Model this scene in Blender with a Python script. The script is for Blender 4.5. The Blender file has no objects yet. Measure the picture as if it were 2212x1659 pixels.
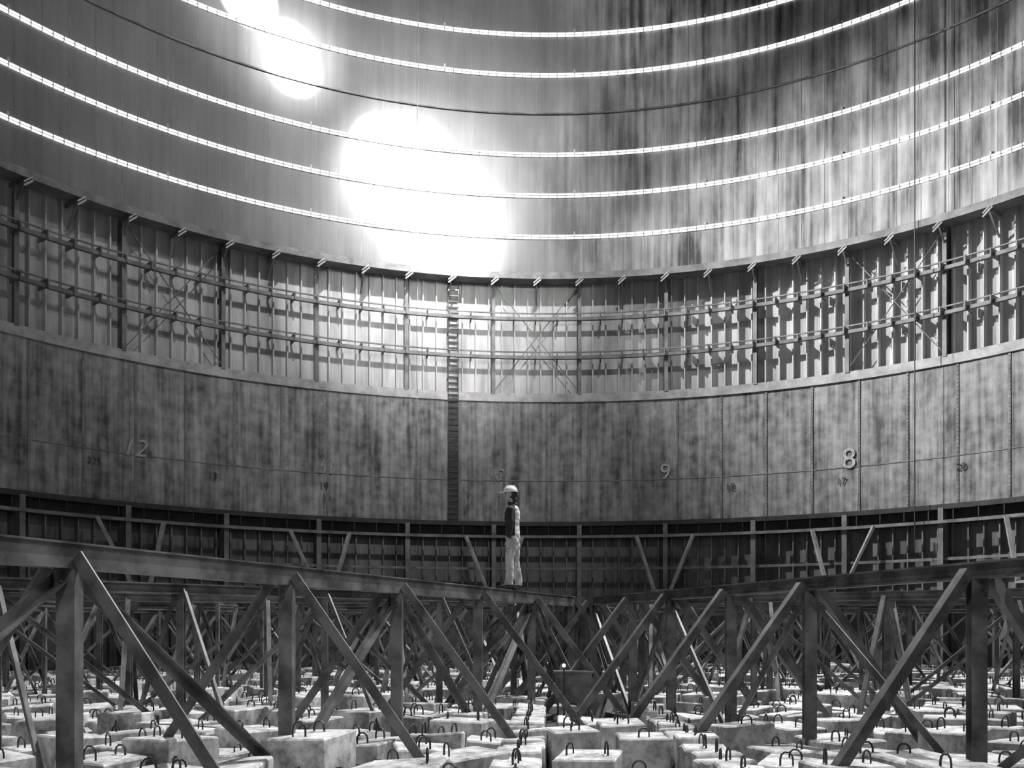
import bpy, bmesh, math, random
from mathutils import Vector, Matrix, noise
random.seed(7)
F=2090.0; CXP=1185.0; HY=1360.0
CY=21.0; R=22.0
sc=bpy.context.scene
try:
    sc.view_settings.view_transform='Standard'
    sc.view_settings.look='None'
except Exception as e: print(e)

# ---------------------------------------------------------------- helpers
def PX(x,y,d): return Vector(((x-CXP)/F*d, d, (HY-y)/F*d))
def wdepth(x,r=R):
    t=(x-CXP)/F
    return (CY+math.sqrt(CY*CY-(1+t*t)*(CY*CY-r*r)))/(1+t*t)
def P(a,r,z):
    a=math.radians(a); return Vector((r*math.sin(a), CY+r*math.cos(a), z))
def angpx(x,r=R):
    d=wdepth(x,r); X=(x-CXP)/F*d
    return math.degrees(math.atan2(X,d-CY))

class MB:
    def __init__(s): s.v=[];s.f=[];s.m=[]
    def add(s,vs,fs,m=0):
        b=len(s.v); s.v+= [tuple(v) for v in vs]
        s.f+=[tuple(i+b for i in f) for f in fs]; s.m+=[m]*len(fs)
    def obox(s,c,ax,ay,az,m=0):
        vs=[c+ax*i+ay*j+az*k for i in(-1,1) for j in(-1,1) for k in(-1,1)]
        s.add(vs,[(0,1,3,2),(4,6,7,5),(0,4,5,1),(2,3,7,6),(0,2,6,4),(1,5,7,3)],m)
    def rbox(s,a,r0,r1,w,z0,z1,m=0):
        A=math.radians(a); rd=Vector((math.sin(A),math.cos(A),0)); tg=Vector((math.cos(A),-math.sin(A),0))
        s.obox(P(a,(r0+r1)/2,(z0+z1)/2),rd*((r1-r0)/2),tg*(w/2),Vector((0,0,(z1-z0)/2)),m)
    def prism(s,prof,p,q,up=Vector((0,0,1)),m=0):
        p=Vector(p);q=Vector(q);d=(q-p).normalized()
        if abs(d.dot(up))>.98: up=Vector((0,1,0)) if abs(d.y)<.9 else Vector((1,0,0))
        x=d.cross(up).normalized(); y=x.cross(d).normalized()
        n=len(prof)
        vs=[p+x*a+y*b for a,b in prof]+[q+x*a+y*b for a,b in prof]
        fs=[(i,(i+1)%n,n+(i+1)%n,n+i) for i in range(n)]+[tuple(range(n))[::-1],tuple(range(n,2*n))]
        s.add(vs,fs,m)
    def tube(s,pts,r,n=6,m=0,closed=False):
        pts=[Vector(p) for p in pts]; N=len(pts); vs=[];fs=[]
        px=None
        for i,p in enumerate(pts):
            if closed: d=pts[(i+1)%N]-pts[i-1]
            else: d=pts[min(i+1,N-1)]-pts[max(i-1,0)]
            d.normalize()
            if px is None:
                px=d.cross(Vector((0,0,1)))
                if px.length<.1: px=d.cross(Vector((0,1,0)))
            px=(px-d*px.dot(d)).normalized(); py=d.cross(px)
            rr=r[i] if isinstance(r,(list,tuple)) else r
            for k in range(n):
                a=2*math.pi*k/n; vs.append(p+px*(math.cos(a)*rr)+py*(math.sin(a)*rr))
        for i in range(N if closed else N-1):
            j=(i+1)%N
            for k in range(n):
                l=(k+1)%n; fs.append((i*n+k,i*n+l,j*n+l,j*n+k))
        if not closed: fs+= [tuple(range(n))[::-1],tuple(range((N-1)*n,N*n))]
        s.add(vs,fs,m)
    def revolve(s,prof,n=360,m=0):
        k=len(prof); vs=[];fs=[]
        for i in range(n):
            a=360*i/n
            for r,z in prof: vs.append(P(a,r,z))
        for i in range(n):
            j=(i+1)%n
            for q in range(k):
                w=(q+1)%k; fs.append((i*k+q,j*k+q,j*k+w,i*k+w))
        s.add(vs,fs,m)
    def obj(s,name,mats,smooth=False,parent=None):
        me=bpy.data.meshes.new(name); me.from_pydata(s.v,[],s.f)
        for m in mats: me.materials.append(m)
        me.polygons.foreach_set('material_index',s.m)
        if smooth: me.polygons.foreach_set('use_smooth',[True]*len(s.f))
        bm=bmesh.new(); bm.from_mesh(me); bmesh.ops.recalc_face_normals(bm,faces=bm.faces); bm.to_mesh(me); bm.free()
        o=bpy.data.objects.new(name,me); sc.collection.objects.link(o)
        if parent: o.parent=parent
        return o

def Iprof(w,h,t):
    a=w/2;b=h/2;c=t/2
    return [(-a,-b),(a,-b),(a,-b+t),(c,-b+t),(c,b-t),(a,b-t),(a,b),(-a,b),(-a,b-t),(-c,b-t),(-c,-b+t),(-a,-b+t)]
def Lprof(w,h,t):
    return [(-w/2,-h/2),(w/2,-h/2),(w/2,-h/2+t),(-w/2+t,-h/2+t),(-w/2+t,h/2),(-w/2,h/2)]
def Bprof(w,h): return [(-w/2,-h/2),(w/2,-h/2),(w/2,h/2),(-w/2,h/2)]

def mat(name,lo,hi,scale=(1,1,1),nscale=1.0,detail=6,rough=.7,uv=False,contrast=(.35,.65),metal=0,bump=.1,fine=None,emit=None,veil=None):
    m=bpy.data.materials.new(name); m.use_nodes=True; nt=m.node_tree; N=nt.nodes; L=nt.links
    b=N['Principled BSDF']; b.inputs['Roughness'].default_value=rough; b.inputs['Metallic'].default_value=metal
    tc=N.new('ShaderNodeTexCoord'); mp=N.new('ShaderNodeMapping'); mp.inputs['Scale'].default_value=scale
    L.new(tc.outputs['UV' if uv else 'Object'],mp.inputs['Vector'])
    n=N.new('ShaderNodeTexNoise'); n.inputs['Scale'].default_value=nscale; n.inputs['Detail'].default_value=detail; n.inputs['Roughness'].default_value=.62
    L.new(mp.outputs[0],n.inputs['Vector'])
    fac=n.outputs['Fac']
    for sc_,wt in (fine or []):
        mp2=N.new('ShaderNodeMapping'); mp2.inputs['Scale'].default_value=sc_
        L.new(tc.outputs['UV' if uv else 'Object'],mp2.inputs['Vector'])
        n2=N.new('ShaderNodeTexNoise'); n2.inputs['Scale'].default_value=1; n2.inputs['Detail'].default_value=5
        L.new(mp2.outputs[0],n2.inputs['Vector'])
        mx=N.new('ShaderNodeMix'); mx.inputs[0].default_value=wt
        L.new(fac,mx.inputs[2]); L.new(n2.outputs['Fac'],mx.inputs[3]); fac=mx.outputs[0]
    cr=N.new('ShaderNodeValToRGB'); cr.color_ramp.elements[0].position=contrast[0]; cr.color_ramp.elements[1].position=contrast[1]
    cr.color_ramp.elements[0].color=(lo,lo,lo,1); cr.color_ramp.elements[1].color=(hi,hi,hi,1)
    L.new(fac,cr.inputs[0]); col=cr.outputs[0]
    if veil:   # flatter tone on one side puts the glare veil into the colour; stains elsewhere
        c2=N.new('ShaderNodeValToRGB'); c2.color_ramp.elements[0].position=.35; c2.color_ramp.elements[1].position=.65
        for e,v in zip(c2.color_ramp.elements,veil[:2]): e.color=(v,v,v,1)
        L.new(fac,c2.inputs[0])
        sp=N.new('ShaderNodeSeparateXYZ'); L.new(tc.outputs['Object'],sp.inputs[0])
        n3=N.new('ShaderNodeTexNoise'); n3.inputs['Scale'].default_value=.25; L.new(tc.outputs['Object'],n3.inputs['Vector'])
        ma=N.new('ShaderNodeMath'); ma.operation='MULTIPLY_ADD'; ma.inputs[1].default_value=8; L.new(n3.outputs['Fac'],ma.inputs[0]); L.new(sp.outputs['X'],ma.inputs[2])
        mr=N.new('ShaderNodeMapRange'); mr.inputs['From Min'].default_value=veil[2]; mr.inputs['From Max'].default_value=veil[3]
        L.new(ma.outputs[0],mr.inputs['Value'])
        mc=N.new('ShaderNodeMix'); mc.data_type='RGBA'; L.new(mr.outputs[0],mc.inputs[0]); L.new(c2.outputs[0],mc.inputs[6]); L.new(col,mc.inputs[7]); col=mc.outputs[2]
    L.new(col,b.inputs['Base Color'])
    if bump:
        bp=N.new('ShaderNodeBump'); bp.inputs['Strength'].default_value=bump; bp.inputs['Distance'].default_value=.05
        L.new(fac,bp.inputs['Height']); L.new(bp.outputs[0],b.inputs['Normal'])
    if emit:
        b.inputs['Emission Color'].default_value=(1,1,1,1); b.inputs['Emission Strength'].default_value=emit
    return m

M_upper=mat('streaked_steel_sheet',.03,.50,(.9,.20,1),1.0,8,.65,True,(.42,.60),fine=[((4.5,.14,1),.42),((.35,.3,1),.30)],veil=(.11,.20,3.5,9.0),bump=.05)
M_band=mat('panel_sheet',.06,.38,(1.4,.35,1),1.0,8,.7,True,(.40,.61),fine=[((6,.2,1),.40),((2.5,2.5,1),.25)])
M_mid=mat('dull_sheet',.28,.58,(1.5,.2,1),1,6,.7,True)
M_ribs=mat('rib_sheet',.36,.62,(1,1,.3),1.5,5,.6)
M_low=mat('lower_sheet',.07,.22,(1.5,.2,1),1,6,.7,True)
M_rib=mat('rib_steel',.10,.24,(1,1,1),1.5,5,.6)
M_dark=mat('dark_steel',.012,.04,(1,1,1),2,4,.6)
M_truss=mat('painted_truss_steel',.05,.19,(1,1,1),2.2,7,.5,False,(.38,.62),metal=.1)
M_light=mat('light_steel',.25,.45,(1,1,1),2,4,.5)
M_conc=mat('concrete',.24,.74,(1,1,1),3.0,9,.85,False,(.39,.59),bump=.25,fine=[((14,14,14),.3)])
M_loop=mat('rebar',.015,.04,(1,1,1),5,3,.6)
M_floor=mat('floor_plate',.02,.06,(1,1,1),1.2,6,.8)
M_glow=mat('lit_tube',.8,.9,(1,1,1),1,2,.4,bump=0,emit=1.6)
M_roof=mat('roof_sheet',.05,.12,(1,1,1),.5,4,.8)

# ---------------------------------------------------------------- wall shells
def wall(name,r,z0,z1,mt,n=360,nz=1):
    vs=[];fs=[];uvs=[]
    for j in range(nz+1):
        z=z0+(z1-z0)*j/nz
        for i in range(n): vs.append(P(360*i/n-180,r,z))
    for j in range(nz):
        for i in range(n):
            k=(i+1)%n
            fs.append((j*n+i,j*n+k,(j+1)*n+k,(j+1)*n+i))
            u0=math.radians(360*i/n)*R; u1=math.radians(360*(i+1)/n)*R
            a=z0+(z1-z0)*j/nz; b=z0+(z1-z0)*(j+1)/nz
            uvs+=[(u0,a),(u1,a),(u1,b),(u0,b)]
    me=bpy.data.meshes.new(name); me.from_pydata([tuple(v) for v in vs],[],fs)
    l=me.uv_layers.new(name='UVMap')
    for i,u in enumerate(uvs): l.data[i].uv=u
    me.polygons.foreach_set('use_smooth',[True]*len(fs))
    me.materials.append(mt)
    o=bpy.data.objects.new(name,me); sc.collection.objects.link(o); return o

wall('wall_upper',22.0,15.45,42,M_upper)
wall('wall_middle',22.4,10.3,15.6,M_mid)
wall('wall_panel_band',21.95,4.73,10.42,M_band)
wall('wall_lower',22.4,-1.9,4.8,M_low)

b=MB(); b.revolve([(0.01,-1.8),(22.6,-1.8),(22.6,-2.0),(0.01,-2.0)],180); b.obj('floor',[M_floor])
b=MB(); b.revolve([(0.01,44),(22.2,42),(22.2,42.3),(0.01,44.3)],180)
b.obj('ceiling',[M_roof])

b=MB()
for i in range(144):
    b.rbox(3.6+i*2.5,21.992,22.01,.02,15.6,41.9)
b.obj('trim_upper_seams',[M_rib])

# ribs in the middle zone
b=MB()
for i in range(240):
    a=3.6+i*1.5
    b.rbox(a,22.12,22.4,.05,10.4,15.4)
b.obj('trim_middle_ribs',[M_ribs])
b=MB()
for i in range(36):
    a=3.6+i*10
    b.rbox(a,21.85,22.4,.04,10.4,15.4); b.rbox(a,21.83,21.86,.16,10.4,15.4)
    if i%4==3:
        b.tube([P(a,21.9,10.5),P(a+10,21.9,15.3)],.022,5); b.tube([P(a+10,21.9,10.5),P(a,21.9,15.3)],.022,5)
b.obj('middle_columns',[M_rib])
for z in (13.7,12.0):
    b=MB(); b.revolve([(21.62,z-.08),(21.78,z-.08),(21.78,z+.06),(21.62,z+.06)],360)
    b.revolve([(21.5,z+.16),(21.56,z+.16),(21.56,z+.21),(21.5,z+.21)],360)
    for i in range(144): b.rbox(i*2.5+1,21.48,22.2,.05,z-.10,z+.22)
    b.obj('wall_rail_pipe',[M_rib])
# cornice walkway
b=MB()
b.revolve([(21.15,15.35),(22.05,15.35),(22.05,15.47),(21.15,15.47)],360)
b.revolve([(21.12,15.27),(21.2,15.27),(21.2,15.55),(21.12,15.55)],360)
for i in range(72):
    a=3.6+i*5
    b.rbox(a,21.2,22.3,.07,15.2,15.36)
    b.prism(Bprof(.06,.07),P(a,21.25,15.25),P(a,22.15,14.45))
b.obj('cornice_walkway',[M_rib])
b=MB()
for i in range(72):
    a=3.6+i*5+.5
    A=P(a,21.15,15.25); B=P(a-.9,21.1,14.95)
    b.prism(Bprof(.05,.06),B,A); b.prism(Bprof(.05,.05),B+Vector((0,0,.13)),A+Vector((0.0,0,.13)))
b.obj('walkway_brackets',[M_light])

# panel band trims
b=MB()
b.revolve([(21.86,10.08),(21.96,10.08),(21.96,10.45),(21.86,10.45)],360)
b.obj('trim_band_top',[M_light])
b=MB()
b.revolve([(21.93,6.57),(21.96,6.57),(21.96,6.61),(21.93,6.61)],360)
for i in range(72):
    a=3.6+i*5+1.2
    b.rbox(a,21.915,21.96,.09,4.75,10.08)
b.obj('trim_band_seams',[M_rib])
b=MB()
for i in range(72):
    a=3.6+i*5+1.2
    for k in range(34):
        z=4.9+k*.153
        c=P(a,21.90,z); s=.022
        b.add([c+Vector((s,0,0)),c+Vector((-s,0,0)),c+Vector((0,s,0)),c+Vector((0,-s,0)),c+Vector((0,0,s)),c+Vector((0,0,-s))],
              [(0,2,4),(2,1,4),(1,3,4),(3,0,4),(2,0,5),(1,2,5),(3,1,5),(0,3,5)])
b.obj('band_rivets',[M_light])

# ring beam beneath the band and lower frame
b=MB()
b.revolve([(21.5,4.55),(22.4,4.55),(22.4,4.74),(21.5,4.74)],360,1)  # dark steel on these beams puts the under-band shade into the colour
b.revolve([(22.0,4.05),(22.39,4.05),(22.39,4.6),(22.0,4.6)],360,1)
b.revolve([(21.3,4.0),(21.45,4.0),(21.45,4.12),(21.3,4.12)],360,0)
b.revolve([(21.6,2.62),(21.75,2.62),(21.75,2.73),(21.6,2.73)],360,0)
for i in range(36):
    a=3.6+i*10
    b.rbox(a,21.5,22.4,.05,-1.8,4.6); b.rbox(a,21.45,21.5,.2,-1.8,4.6)
for i in range(144): b.rbox(i*2.5,21.34,21.4,.04,4.16,4.5,1)
for i in range(240):
    b.rbox(3.6+i*1.5,22.15,22.4,.05,-1.8,4.05)
b.obj('lower_ring_frame',[M_rib,M_dark])
b=MB()
for i in range(18):
    a=13.6+i*20
    b.prism(Bprof(.15,.10),P(a-3.3,21.25,4.05),P(a-1.0,20.4,1.7))
    b.prism(Bprof(.15,.10),P(a+3.3,21.25,4.05),P(a+1.0,20.4,1.7))
    b.prism(Bprof(.08,.10),P(a-1.3,20.4,1.65),P(a+1.3,20.4,1.65)); b.prism(Bprof(.1,.1),P(a,20.4,1.65),P(a,21.5,1.65))
b.obj('knee_braces',[M_light])

# glowing double rings
for z in (17.42,19.26,21.07,24.6,26.4):
    e=bpy.data.objects.new('ring_light_rail',None); sc.collection.objects.link(e)
    b=MB()
    for dz in (-.055,.055): b.tube([P(i,21.95,z+dz) for i in range(0,360)],.036,6,0,True)
    b.obj('tubes',[M_glow],True,e)
    b=MB()
    for i in range(0,360): b.rbox(i,21.905,21.99,.022,z-.09,z+.09)
    b.obj('clamps',[M_dark],False,e)
    b=MB()
    for i in range(24): b.rbox(i*15+3,21.90,21.99,.07,z+.05,z+.22)
    b.obj('junctions',[M_light],False,e)
b=MB(); b.tube([P(i,21.95,22.9) for i in range(360)],.04,6,0,True)
b.obj('unlit_ring_rail',[M_rib])

# ladder
a=angpx(978); b=MB()
for da in (-.58,.58): b.rbox(a+da,21.75,21.80,.03,4.8,15.2)
for k in range(41):
    zz=4.9+k*.255
    b.rbox(a,21.74,21.80,.44,zz,zz+(.13 if zz<10.2 else .06))
for k in range(6):
    for da in (-.58,.58): b.rbox(a+da,21.8,22.3,.04,5+k*2,5.05+k*2)
b.obj('wall_ladder',[M_dark])
# cables
b=MB(); a=angpx(901); b.tube([P(a,21.8,4.8),P(a,21.8,42)],.012,5); b.obj('hanging_cable',[M_light])
b=MB(); a=angpx(1997); b.tube([P(a,21.0,3.0),P(a,21.0,42)],.022,5); b.obj('hanging_cable',[M_dark])
b=MB(); a=angpx(2053); b.tube([P(a,21.8,15.5),P(a,21.8,42)],.016,5); b.obj('hanging_cable',[M_light])

# numbers on wall
M_chalk=mat('chalk_paint',.22,.50,(1,1,1),6,5,.9,bump=0,contrast=(.3,.6))
M_faint=mat('worn_chalk_paint',.14,.38,(1,1,1),6,5,.9,bump=0,contrast=(.4,.6))
M_black=mat('black_paint',.02,.06,(1,1,1),6,5,.9,bump=0)
def number(txt,x,y,px,m,shear=0.15,off=.0):
    d=wdepth(x,21.85); p=PX(x,y,d); A=math.atan2(p.x,p.y-CY)
    c=bpy.data.curves.new('num','FONT'); c.body=txt; c.size=px/F*d/.70; c.align_x='CENTER'; c.align_y='CENTER'; c.shear=shear; c.offset=off; c.extrude=.004
    o=bpy.data.objects.new('wall_number',c); sc.collection.objects.link(o); c.materials.append(m)
    o.location=P(math.degrees(A),21.89,p.z); o.rotation_euler=(math.pi/2,0,-A)
number('12',290,968,38,M_chalk,.25); number('11',703,1008,32,M_faint,.3); number('10',1068,1027,26,M_faint,.3)
number('9',1437,1020,34,M_chalk,0); number('8',1833,992,44,M_chalk,0)
for t,x,y in (('20',2075,1008),('17',1817,1040),('18',1577,1052),('19',700,1050),('13',460,1028),('325',205,996)):
    number(t,x,y,15,M_black,0,0)

# ---------------------------------------------------------------- radial trusses
ZT=.68; ZF=-1.8
def truss(nodes,lat=2.0,big=1.0,ch=.20,box=False):
    b=MB(); n=len(nodes)
    p=[Vector((x,y,0)) for x,y in nodes]
    dr=(p[-1]-p[0]).normalized(); sd=dr.cross(Vector((0,0,1)))
    T=[q+Vector((0,0,ZT)) for q in p]; B=[q+Vector((0,0,ZF+.08)) for q in p]
    o=-dr*.35
    b.prism(Bprof(.16,ch) if box else Iprof(.18*big,ch,.022),T[0]+o-Vector((0,0,ch/2)),T[-1]-Vector((0,0,ch/2)))
    if box: b.prism(Bprof(.20,.016),T[0]+o,T[-1]); 
    b.prism(Iprof(.14,.14,.02),B[0]+o,B[-1])
    for i in range(n):
        b.prism(Bprof(.14*big,.14*big) if box else Iprof(.145*big,.15*big,.02),Vector((p[i].x,p[i].y,ZF)),T[i]-Vector((0,0,ch)),m=0)
        tz=T[i]-Vector((0,0,.10))
        for s in (-1,1):
            off=sd*s*.12
            b.prism(Lprof(.105*big,.105*big,.016),tz+off,p[i]+sd*s*lat+Vector((0,0,ZF)),up=dr)
            b.obox(p[i]+sd*s*lat+Vector((0,0,ZF+.02)),dr*.12,sd*.12,Vector((0,0,.02)))
        b.obox(T[i]-Vector((0,0,ch+.05)),dr*.15,sd*.012,Vector((0,0,.10)))
        for k in (-1,1):
            for l in (-1,1):
                c=T[i]-Vector((0,0,ch+.05+.05*l))+dr*(.11*k)
                b.tube([c-sd*.03,c+sd*.03],.014,6)
        if i%2==0:
            for j in (i-1,i+1):
                if 0<=j<n: b.prism(Lprof(.09*big,.09*big,.014),T[j]-Vector((0,0,.2)),B[i]+Vector((0,0,.1)),up=sd)
    return b.obj('radial_steel_truss',[M_truss])
hub=Vector((.70,20.9))
def LX(d): return -6.42+.341*d
def RX(d): return 7.48-.324*d
truss([(LX(d),d) for d in (5.0,7.68,10.5,12.9,15.5,17.9,20.2)],2.0,1.05,.20,True)
truss([(RX(d),d) for d in (4.3,7.0,9.76,12.6,14.6,16.6,18.2,20.2)],2.0,1.05,.17)
def spoke(ang,r0=19,dn=2.5):
    A=math.radians(ang); d=Vector((math.sin(A),-math.cos(A)))
    ns=[]; r=r0
    while r>1:
        q=hub+d*r
        if (q-Vector((0,CY))).length<19.6: ns.append((q.x,q.y))
        r-=dn
    truss(ns,1.7,.75,.16)
for a in (-43,54,-72,-100,84,112,-128,138,-154,162,178): spoke(a)
b=MB()
b.tube([(hub.x,hub.y,ZF),(hub.x,hub.y,ZT)],.16,16)
b.tube([(hub.x,hub.y,ZT-.16),(hub.x,hub.y,ZT+.01)],.6,20)
for i in range(10):
    A=i*math.pi/5; b.prism(Lprof(.07,.07,.013),(hub.x+.3*math.cos(A),hub.y+.3*math.sin(A),ZT-.18),(hub.x+1.6*math.cos(A+.2),hub.y+1.6*math.sin(A+.2),ZF))
b.obj('truss_hub',[M_truss])
b=MB()
for r in (7,11.5,16):
    for i in range(24):
        a0=-110+i*10-5; a1=a0+10
        if r<10 and i%2: continue
        if abs(a0)>110: continue
        z0,z1=(ZF,.5) if i%2 else (.5,ZF)
        b.prism(Lprof(.06,.06,.012),P(a0,r,z0),P(a1,r,z1)); b.prism(Lprof(.06,.06,.012),P(a0,r,z1),P(a1,r,z0))
        b.prism(Bprof(.07,.08),P(a0,r,ZF),P(a0,r,.56)); b.prism(Iprof(.10,.12,.02),P(a0,r,.58),P(a1,r,.58))
b.obj('ring_truss',[M_truss])

# cloth strip tied to the right post
b=MB(); q=Vector((RX(9.76),9.76,0)); pts=[]
for k in range(14):
    t=k/13; pts.append(Vector((q.x+.06+.16*math.sin(t*2.3),q.y-.14-.02*math.sin(t*9),.70-.8*t)))
vs=[];fs=[]
for k,p_ in enumerate(pts):
    w=.05*(1-.75*k/13)+.012*math.sin(k*1.7)
    vs+= [p_+Vector((-w,0,0)),p_+Vector((w,.02*math.sin(k),0))]
for k in range(13): fs.append((2*k,2*k+1,2*k+3,2*k+2))
b.add(vs,fs); b.add([v+Vector((0,.004,0)) for v in vs],fs); b.obj('cloth_strip',[M_light])

# ---------------------------------------------------------------- concrete blocks
b=MB(); lp=MB()
def arch(c,u,w,h):
    pts=[c-u*w]+[c-u*w*math.cos(t)*1.0+Vector((0,0,h*.45+h*.55*math.sin(t))) for t in (0,.6,1.2,1.94,2.54,math.pi)]+[c+u*w]
    lp.tube(pts,.0115,4)
def block(x,y,rot,w,l,zb,zt,loops=2):
    u=Vector((math.cos(rot),math.sin(rot),0)); v=Vector((-math.sin(rot),math.cos(rot),0))
    tx,ty=random.uniform(-.025,.025),random.uniform(-.025,.025)
    c=.02; vs=[]
    for (s,z) in ((0,zb),(0,zt-c),(c,zt)):
        for i,j in ((-1,-1),(1,-1),(1,1),(-1,1)):
            vs.append(Vector((x,y,0))+u*(i*(w/2-s))+v*(j*(l/2-s))+Vector((0,0,z+(i*tx+j*ty if z>zb else 0))))
    fs=[(8,9,10,11)]
    for k in (0,4):
        for i in range(4): fs.append((k+i,k+(i+1)%4,k+4+(i+1)%4,k+4+i))
    b.add(vs,fs)
    long_u= w>=l
    e=(u if long_u else v); o=(v if long_u else u)
    for s in ((-1,1) if loops==2 else (0,)):
        if random.random()<.12: continue
        cc=Vector((x,y,zt-.01))+e*(s*max(w,l)*.3)
        r2=random.uniform(-.5,.5); uu=(o*math.cos(r2)+e*math.sin(r2))
        arch(cc,uu,random.uniform(.055,.075),random.uniform(.11,.17))
r=1.6
while r<20.7:
    n=int(2*math.pi*r/.86); ph=random.random()
    for i in range(n):
        A=(i+ph)*2*math.pi/n
        rr=r+random.uniform(-.10,.10)
        x=rr*math.sin(A); y=CY+rr*math.cos(A)
        if y<1.2 : continue
        if y<19.3 and abs(x-.75)<1.35: continue
        if random.random()<.15: continue
        zt=-1.36+random.uniform(-.14,.09)
        if random.random()<.07: zt+=.18
        block(x,y,-A+random.uniform(-.14,.14)+(random.choice((.4,.8)) if random.random()<.12 else 0),random.uniform(.58,.78),random.uniform(.58,.80),ZF,zt)
    r+=.93
y=3.0
while y<19:
    for s in (-1,1):
        block(.75+s*1.05+random.uniform(-.03,.03),y+random.uniform(-.03,.03),random.uniform(-.05,.05),.50,.42,ZF,-1.34+random.uniform(-.05,.05),1)
    y+=.47
for yy,xx,zt,w in ((9.3,.45,-1.52,.7),(10.2,1.0,-1.55,.6),(11.0,.45,-1.42,.7),(11.9,1.15,-1.3,.6),(12.7,.3,-1.3,.6),(13.4,1.0,-1.28,.6),(14.2,.6,-1.5,.7),(15.4,.9,-1.45,.7),(16.2,.45,-1.5,.6)):
    block(xx,yy,random.uniform(-.3,.3),w,.7,ZF,zt)
blk=b.obj('concrete_weight_blocks',[M_conc]); lp.obj('lifting_loops',[M_loop],False,blk)
b=MB(); b.obox(Vector((.45,17.6,-1.05)),Vector((.33,0,0)),Vector((0,.25,0)),Vector((0,0,.26))); b.obox(Vector((.45,17.6,-.77)),Vector((.36,0,0)),Vector((0,.28,0)),Vector((0,0,.02)))
for sx in(-.28,.28):
    for sy in(-.2,.2): b.tube([(.45+sx,17.6+sy,ZF),(.45+sx,17.6+sy,-1.3)],.02,6)
b.obj('equipment_box',[M_truss])
M_bulb=mat('bulb',.9,.95,emit=12,bump=0)
b=MB(); b.tube([(.27,17.0,ZF),(.27,17.0,-.66)],.015,6); o1=b.obj('work_lamp',[M_dark])
bm=bmesh.new(); bmesh.ops.create_uvsphere(bm,u_segments=12,v_segments=8,radius=.03); me=bpy.data.meshes.new('bulb'); bm.to_mesh(me); bm.free(); me.materials.append(M_bulb)
o=bpy.data.objects.new('bulb',me); sc.collection.objects.link(o); o.location=(.27,17.0,-.63); o.parent=o1

# ---------------------------------------------------------------- person
M_skin=mat('skin',.35,.42,(1,1,1),8,4,.55,bump=.02)
M_trou=mat('trousers',.34,.62,(6,6,2),1.5,6,.9,bump=.3,contrast=(.4,.6))
M_jack=mat('dark_jacket',.015,.035,(4,4,4),2,4,.9,bump=.2)
M_vest=mat('pale_vest',.5,.7,(5,5,3),1.5,4,.85,bump=.2)
M_shoe=mat('boots',.04,.08,(4,4,4),3,4,.6)
M_hair=mat('dark_hair',.012,.03,(30,30,4),2,4,.6)
M_hat=mat('hard_hat_shell',.7,.8,(2,2,2),2,3,.3,bump=0)
person=bpy.data.objects.new('standing_worker',None); sc.collection.objects.link(person)

def ell(mb,rings,n=20):
    vs=[];fs=[]
    for (x,y,z,rx,ry) in rings:
        for k in range(n):
            a=2*math.pi*k/n; vs.append(Vector((x+rx*math.cos(a),y+ry*math.sin(a),z)))
    for i in range(len(rings)-1):
        for k in range(n):
            l=(k+1)%n; fs.append((i*n+k,i*n+l,(i+1)*n+l,(i+1)*n+k))
    fs+=[tuple(range(n))[::-1],tuple(range((len(rings)-1)*n,len(rings)*n))]
    mb.add(vs,fs)
def ball(mb,c,rx,ry,rz,n=16,m=10):
    rings=[]
    for j in range(m+1):
        t=math.pi*(j+.02)/(m+.04)-math.pi/2; rings.append((c[0],c[1],c[2]+rz*math.sin(t),max(rx*math.cos(t),1e-4),max(ry*math.cos(t),1e-4)))
    ell(mb,rings,n)
def remesh(mb,name,vox,smooth_it=3):
    o=mb.obj(name,[])
    md=o.modifiers.new('r','REMESH'); md.mode='VOXEL'; md.voxel_size=vox; md.use_smooth_shade=True
    sm=o.modifiers.new('s','SMOOTH'); sm.iterations=smooth_it; sm.factor=.5
    dg=bpy.context.evaluated_depsgraph_get(); me=bpy.data.meshes.new_from_object(o.evaluated_get(dg))
    old=o.data; o.modifiers.clear(); o.data=me; return o
bd=MB()
ell(bd,[(.01,0,.80,.10,.15),(.015,0,.90,.125,.175),(.01,0,1.0,.125,.165),(.0,0,1.10,.122,.155),(-.003,0,1.22,.132,.175),(-.0,0,1.33,.135,.19),(.01,0,1.41,.110,.19),(.01,0,1.46,.075,.12),(-.005,0,1.50,.06,.07),(-.02,0,1.58,.055,.058)])
FL={-1:(-.06),1:(.09)}
for s in (-1,1):
    fx=FL[s]
    bd.tube([(.01,s*.085,.90),(.01+fx*.25,s*.09,.75),(fx*.6-.01,s*.095,.50),(fx*.85+.01,s*.1,.30),(fx+.015,s*.1,.13),(fx+.01,s*.1,.07)],[.105,.103,.078,.074,.068,.072],16)
    bd.tube([(fx+.05,s*.10,.05),(fx-.03,s*.10,.052),(fx-.12,s*.105,.042),(fx-.19,s*.11,.035)],[.045,.05,.042,.028],12)
    ax=-.01 if s<0 else .02
    bd.tube([(-.025,s*.155,1.39),(-.03,s*.205,1.37),(-.02,s*.235,1.25),(-.005,s*.245,1.12),(-.02+ax,s*.245,1.0),(-.045+ax,s*.235,.88)],[.07,.068,.058,.05,.046,.038],14)
body=remesh(bd,'body',.011,4)
me=body.data
for v in me.vertices:
    z=v.co.z
    if .08<z<1.45:
        f=noise.noise(Vector((v.co.x*9,v.co.y*9,z*14)))
        v.co+= Vector(v.normal)*f*.012
for m in (M_trou,M_jack,M_vest,M_shoe,M_skin): me.materials.append(m)
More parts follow.
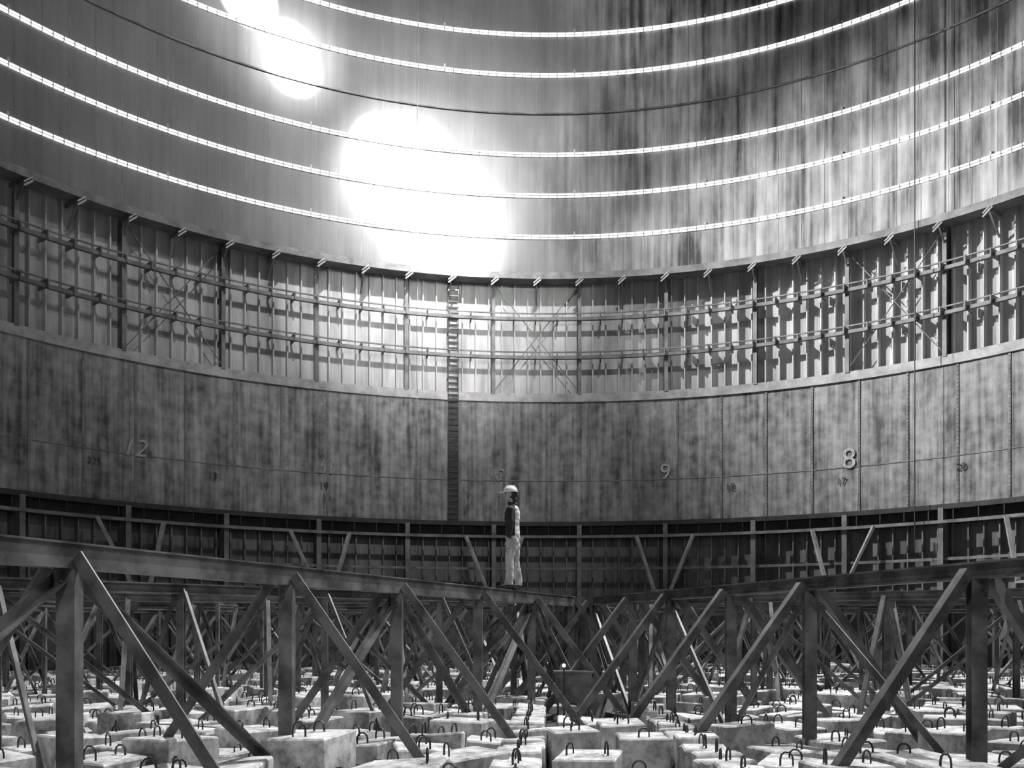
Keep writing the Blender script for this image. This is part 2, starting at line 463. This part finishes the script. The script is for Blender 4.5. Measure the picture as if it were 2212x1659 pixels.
for p_ in me.polygons:
    c=p_.center
    if c.z<.085: k=3
    elif c.z>1.50: k=4
    elif abs(c.y)>(.20 if c.z<.97 else .185) and c.z>.84 and c.x<.02+max(0,c.z-.97): k=1
    elif c.z<.93: k=0
    elif c.x>.055: k=2  # pale vest on the back only; its lit strip is in the colour
    else: k=1
    p_.material_index=k; p_.use_smooth=True
body.parent=person
hd=MB(); hx,hz=-.035,1.655
ball(hd,(hx+.015,0,hz+.02),.098,.076,.105)
ball(hd,(hx-.035,0,hz-.03),.062,.06,.085)
ball(hd,(hx-.045,0,hz-.095),.040,.040,.030)
hd.tube([(hx-.085,0,hz+.015),(hx-.108,0,hz-.02),(hx-.118,0,hz-.038),(hx-.09,0,hz-.045)],[.010,.013,.017,.012],8)
ball(hd,(hx-.085,0,hz+.03),.014,.045,.012)
ball(hd,(hx-.092,0,hz-.067),.012,.024,.006)
ball(hd,(hx-.090,0,hz-.079),.011,.021,.006)
for s in (-1,1):
    ball(hd,(hx+.012,s*.078,hz-.012),.018,.010,.032)
hd.tube([(-.005,0,1.50),(hx+.02,0,1.60)],[.056,.055],12)
head=remesh(hd,'head',.006,2); head.data.materials.append(M_skin); head.parent=person
for p_ in head.data.polygons: p_.use_smooth=True
ey=MB()
for s in (-1,1): ball(ey,(hx-.082,s*.030,hz+.008),.012,.013,.009,10,6)
ey.obj('eyes',[M_hair],True,person)
hr=MB(); ball(hr,(hx+.045,0,hz-.0),.088,.084,.10); ball(hr,(hx+.075,0,hz-.10),.055,.075,.09); ball(hr,(hx+.085,0,hz-.18),.05,.085,.06); ball(hr,(hx+.02,0,hz-.155),.075,.08,.035)
hair=remesh(hr,'hair',.008,2); hair.data.materials.append(M_hair); hair.parent=person
for p_ in hair.data.polygons: p_.use_smooth=True
ht=MB(); n=28; rings=[]
for j in range(9):
    t=j/8*math.pi/2; rings.append((hx+.005,0,hz+.045+.105*math.sin(t),max(.128*math.cos(t),.001),max(.108*math.cos(t),.001)))
ell(ht,rings,n)
vs=[];fs=[]
for k in range(n):
    a=2*math.pi*k/n; ex=.085*max(0,-math.cos(a))**1.5+.012
    for rr,dz in ((0,.0),(1,-.012)):
        vs.append(Vector((hx+.005+(.126+ex*rr)*math.cos(a),(.106+ex*rr*.6)*math.sin(a),hz+.05+dz*ex*12*rr)))
        vs.append(vs[-1]+Vector((0,0,-.007)))
for k in range(n):
    l=(k+1)%n; A_,B_=k*4,l*4
    fs+=[(A_,B_,B_+2,A_+2),(A_+1,A_+3,B_+3,B_+1),(A_+2,B_+2,B_+3,A_+3)]
ht.add(vs,fs)
ht.tube([(hx-.11,0,hz+.09),(hx-.06,0,hz+.145),(hx+.005,0,hz+.158),(hx+.07,0,hz+.145),(hx+.12,0,hz+.09)],.012,8)
ht.obj('hard_hat',[M_hat],True,person)
for s in (-1,1):
    hm=MB(); ax=-.01 if s<0 else .02
    wx,wy,wz=-.045+ax,s*.235,.875
    hm.tube([(wx,wy,wz+.03),(wx-.004,wy,wz-.02)],[.027,.026],10)
    for k in range(4):
        hm.tube([(wx-.025+k*.016,wy,wz-.03),(wx-.034+k*.0205,wy,wz-.095)],[.015,.0125],8)
    ball(hm,(wx-.004,wy,wz-.06),.036,.015,.04)
    for k,(L_) in enumerate((.070,.080,.074,.058)):
        fx=wx-.034+k*.0205; zz=wz-.095
        hm.tube([(fx,wy,zz+.01),(fx-.004,wy-s*.004,zz-L_*.45),(fx-.008,wy-s*.014,zz-L_*.78),(fx-.010,wy-s*.026,zz-L_)],[.0100,.0092,.0085,.0070],8)
    hm.tube([(wx-.022,wy-s*.005,wz-.035),(wx-.05,wy-s*.012,wz-.07),(wx-.058,wy-s*.018,wz-.10),(wx-.058,wy-s*.02,wz-.12)],[.014,.012,.010,.008],8)
    h=remesh(hm,'hand',.0042,1); h.data.materials.append(M_skin); h.parent=person
    for p_ in h.data.polygons: p_.use_smooth=True
person.location=(LX(16.8)+.06,16.8,ZT+.008)

# ---------------------------------------------------------------- lights
def wpt(x,y,r=22.0): return PX(x,y,wdepth(x,r))
def spot(name,loc,tgt,deg,power,blend,size=.2):
    l=bpy.data.lights.new(name,'SPOT'); l.energy=power; l.spot_size=math.radians(deg); l.spot_blend=blend; l.shadow_soft_size=size
    o=bpy.data.objects.new(name,l); sc.collection.objects.link(o); o.location=loc
    o.rotation_euler=(Vector(tgt)-Vector(loc)).to_track_quat('-Z','Y').to_euler(); return o
S=Vector((3,3,39))
for (x,y,dg,pw) in ((535,-8,3.2,3e6),(626,110,3.2,3e6),(632,140,3.2,3e6),(835,338,4.4,3e6),(865,380,4.6,2e6),(900,425,4.8,2e6),(940,475,4.8,2e6),(975,520,4.8,2e6),(990,545,4.5,3e6)):
    spot('sunbeam_spot',S,wpt(x,y),dg,pw,.45)
for (x,y,dg,pw) in ((860,370,8,4.5e5),(965,500,8.5,4.5e5),(925,440,13,2.4e5),(925,440,23,1.1e5),(625,120,6,3e5),(590,60,11,1.0e5),(900,380,46,4.2e4)):
    spot('bloom_fill',S,wpt(x,y),dg,pw,1.0,.6)  # added soft spots imitating lens bloom round the sun patches
spot('bloom_fill',(2,3,14),wpt(960,640),22,3.6e4,1,.6)  # added lower spot, spreads the bloom veil over the middle zone
spot('side_wash',(-8,33,24),wpt(2080,720),64,3.8e4,1,.2)  # added spot lighting the right wall as if from the sun patch
spot('bounce_fill',(-4.5,38.5,17.9),(17,30,11),70,1.4e4,1,.25)  # added spot in front of the sun patch, imitates its bounce
spot('left_wash',(8,10,34),wpt(250,750),90,6.5e3,1,.5)  # unseen fill that lifts the left wall
spot('roof_skylight',(10,28,34),(1.5,18,-1.5),62,6.8e4,.5,.2)
spot('worker_fill',(11,21,20),(-.6,16.5,.5),50,1.3e4,.8,.2)  # added side light for the worker's back and truss edges, no fixture
pl=bpy.data.lights.new('rear_fill','POINT'); pl.energy=1000; pl.shadow_soft_size=.5; po=bpy.data.objects.new('rear_fill',pl); sc.collection.objects.link(po); po.location=(-1.5,1.2,7)  # fill added above the camera to lift truss and block fronts
w=bpy.data.worlds.new('World'); sc.world=w; w.use_nodes=True; w.node_tree.nodes['Background'].inputs[0].default_value=(.05,.05,.05,1)

# ---------------------------------------------------------------- camera
cam=bpy.data.cameras.new('camera'); co=bpy.data.objects.new('camera',cam); sc.collection.objects.link(co)
co.location=(0,0,0); co.rotation_euler=(math.pi/2,0,0)
cam.sensor_width=36; cam.lens=F/2212*36; cam.shift_x=-(CXP-1106)/2212; cam.shift_y=(HY-829.5)/2212
cam.clip_start=.05; cam.clip_end=300
sc.camera=co
